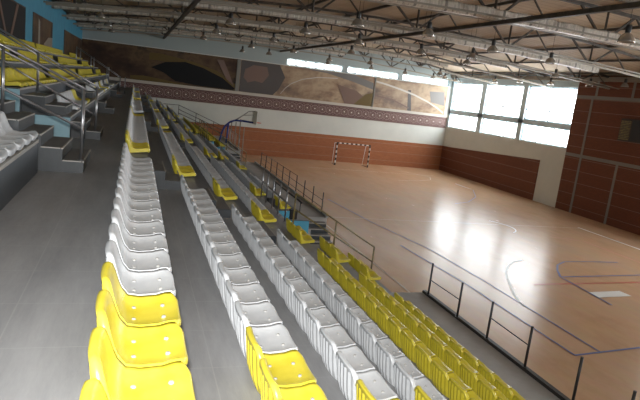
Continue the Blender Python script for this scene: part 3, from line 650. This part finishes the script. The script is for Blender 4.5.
for ti, y in enumerate(TY):
    t = thing('roof_truss', '%s steel roof truss spanning the hall, with zigzag struts' % NTH[ti], 'truss', (12.6, y, 3.2), 'roof trusses across the hall')
    bm = bmesh.new(); arch(bm, zb, y, .14, .10); obj('bottom_chord', bm, M['chord'], t)
    bm = bmesh.new(); arch(bm, zt, y, .14, .12); obj('top_chord', bm, M['truss'], t)
    for x in NX:
        for dx, e in ((-1.35, .06), (0, .06), (1.35, .06)):
            if not XL < x + dx < XR: continue
            bm = bmesh.new(); beam(bm, (x, y, zb(x)), (x + dx, y, zt(x + dx)), .08, .08); obj('strut', bm, M['truss'], t)
        if x + 2.5 < XR:
            bm = bmesh.new(); beam(bm, (x + 1.35, y + .01, zt(x + 1.35)), (x + 2.48, y + .01, zb(x + 2.48)), .05, .05); obj('strut', bm, M['truss'], t)
for i, x in enumerate((2.05, 11.95)):
    bm = bmesh.new(); beam(bm, (x, YN + .02, zb(x) - .125), (x, YF - .02, zb(x) - .125), .15, .14)
    o = obj('longitudinal_tie', bm, M['truss'], None, (x, YF, 3.4)); tag(o, ('dark steel tie over the lower stand', 'dark steel tie running along the middle of the roof')[i], 'beam')
for i in range(12):
    x = -2.9 + i * 2.85; h = .12; z = zr(x) - .10; bm = bmesh.new(); beam(bm, (x, YN + .02, z), (x, YF - .02, z), .09, .12)
    o = obj('roof_purlin', bm, M['truss'], None, (x, YF, z)); tag(o, 'slim purlin under the roof sheet, %s from the left wall' % ORD[i], 'purlin', 'purlins under the roof')
# foil wrapped ducts lying beside the bottom chords
for i, (y, dz, h, wd, x1) in enumerate(((18.4, -.04, .36, .34, 28.5), (26.4, -.04, .36, .3, 24), (32.6, -.04, .34, .3, 22.5), (39.2, -.04, .34, .3, 22), (45.4, -.04, .34, .3, 16))):
    bm = bmesh.new(); n_ = 90; x0 = XL + .05
    ring_ = []
    for k in range(n_ + 1):
        x = x0 + (x1 - x0) * k / n_; q_ = 1 + random.uniform(-.09, .09)
        ring_.append([bm.verts.new((x, y - .12 - wd + yy * wd * q_, zb(x) + dz + zz * h * q_)) for yy, zz in ((.15, 0), (.85, 0), (1, .15), (1, .85), (.85, 1), (.15, 1), (0, .85), (0, .15))])
    for a, b in zip(ring_, ring_[1:]):
        for k in range(8): bm.faces.new((a[k], a[(k + 1) % 8], b[(k + 1) % 8], b[k]))
    bm.faces.new(ring_[0]); bm.faces.new(ring_[-1][::-1])
    nm = ('third', 'fourth', 'fifth', 'sixth', 'seventh')[i]
    o = obj('ventilation_duct', bm, M['foil'], None, (x0, y, 3.1)); tag(o, 'crumpled foil wrapped duct, %s from the camera, lying above the steel ties' % ORD[i], 'duct', 'foil wrapped ducts')
for y, nm in ((17.55, 'third'), (23.6, 'fourth'), (29.8, 'fifth')):
    bm = bmesh.new(); arch(bm, lambda x: zb(x) + .0, y, .06, .06)
    o = obj('roof_pipe', bm, M['pipe'], None, (XL, y, 3.0)); tag(o, 'pale straight pipe running just before the %s truss' % nm, 'pipe', 'pipes beside the ducts')

# ------------------------------------------------------------------ high-bay lamps
def lamp_parts(t, hung):
    bm = bmesh.new(); lathe(bm, [(0, .30), (.075, .30), (.085, .27), (.085, .06), (.06, .02), (0, .02)], 14); b = bpy.data.objects.new('ballast_housing', None)
    return bm
bmh = bmesh.new(); lathe(bmh, [(0, .0), (.07, .0), (.085, -.03), (.085, -.20), (.065, -.24), (0, -.24)], 14); mh = bpy.data.meshes.new('ballast_housing'); bmh.to_mesh(mh); bmh.free(); mh.materials.append(M['black'])
bmh = bmesh.new(); lathe(bmh, [(.07, -.23), (.11, -.26), (.19, -.34), (.235, -.45), (.245, -.50), (.232, -.50), (.22, -.45), (.175, -.345), (.10, -.27), (.06, -.24)], 20); ms_ = bpy.data.meshes.new('reflector_shade'); bmh.to_mesh(ms_); bmh.free(); ms_.materials.append(M['lens'])
bmh = bmesh.new(); lathe(bmh, [(0, -.25), (.03, -.26), (.05, -.32), (.05, -.38), (.03, -.43), (0, -.44)], 10); ml = bpy.data.meshes.new('bulb'); bmh.to_mesh(ml); bmh.free(); ml.materials.append(M['board'])
bmh = bmesh.new(); tube(bmh, (0, 0, -.01), (0, 0, 1), .008, 6); mc = bpy.data.meshes.new('hanging_rod'); bmh.to_mesh(mc); bmh.free(); mc.materials.append(M['dark'])
LP = [(13.6, 13.9), (14.1, 21.4), (10.1, 19.6), (7.5, 20.1), (17.8, 22.3), (28.6, 31.5), (28.4, 28.4), (23.6, 28.9), (28.7, 35.5), (27.9, 38.0), (28.4, 42.0), (26.3, 46.6), (28.6, 48.6), (10.1, 26.0), (13.6, 26.9), (15.6, 25.3),
      (16.6, 40.8), (19.6, 47.8), (22.8, 47.6), (26.2, 48.6), (23.2, 42.0), (3.9, 26.2), (4.1, 33.0), (4.1, 38.8), (-1.8, 39.4), (-1.8, 44.7), (-1.9, 33.6), (7.3, 32.5), (7.1, 25.6), (7.6, 41.0), (8.3, 48.6), (10.4, 40.0), (10.2, 47.0), (15.9, 48.8), (14.4, 44.0), (11.6, 33.5), (17.6, 29.0)]
zc_ = Vector((0, 0, 2.95))
def lamp_where(x, y):
    a = 'over the upper stand' if x < 0 else 'over the lower stand' if x < 6 else 'over the near side of the court' if x < 12.4 else 'over the middle of the court' if x < 20 else 'by the window wall'
    return a
cnt = {}
for x, y in sorted(LP, key=lambda p: p[1]):
    for yd in (18.1, 26.13, 32.33, 38.93, 45.13, 17.55, 23.6, 29.8):
        if abs(y - yd) < .45: y = yd + .46
    for xd in (2.05, 11.95, 21.85):
        if abs(x - xd) < .36: x = xd + .36
    wz = lamp_where(x, y); cnt[wz] = cnt.get(wz, 0) + 1
    t = thing('high_bay_lamp', 'unlit bell-shaped high bay lamp, %s from the camera %s' % (ORD[cnt[wz] - 1], wz), 'lamp', (x, y, 2.98), 'high bay lamps hung from the roof')
    for nm, me in (('ballast_housing', mh), ('reflector_shade', ms_), ('bulb', ml), ('hanging_rod', mc)):
        o = bpy.data.objects.new(nm, me); C.objects.link(o); o.parent = t
        if nm == 'hanging_rod': o.scale = (1, 1, 4.56 - .0046 * (x - 12.6) ** 2 - 2.98)

# ------------------------------------------------------------------ light
w = bpy.data.worlds.new('world'); bpy.context.scene.world = w; w.use_nodes = True
bg = w.node_tree.nodes['Background']; bg.inputs['Color'].default_value = (.93, .97, 1, 1); bg.inputs['Strength'].default_value = 5.6
fl = bpy.data.lights.new('camera_flash', 'AREA'); fl.size = .12; fl.energy = 122; fl.color = (1, .99, .97); fl.spread = math.radians(150)
fo = bpy.data.objects.new('camera_flash', fl); C.objects.link(fo); fo.location = W(-.05, -.05, .2)
fo.rotation_euler = Matrix((rt, up, -fw)).transposed().to_euler()
sc = bpy.context.scene
sc.view_settings.view_transform = 'Standard'; sc.view_settings.look = 'None'; sc.view_settings.gamma = 1; sc.view_settings.use_curve_mapping = False
sc.view_settings.exposure = 1.28
sc.cycles.max_bounces = 8; sc.cycles.diffuse_bounces = 5; sc.cycles.glossy_bounces = 4; sc.cycles.transparent_max_bounces = 12
for o in bpy.data.objects:
    if '_org' in o: del o['_org']
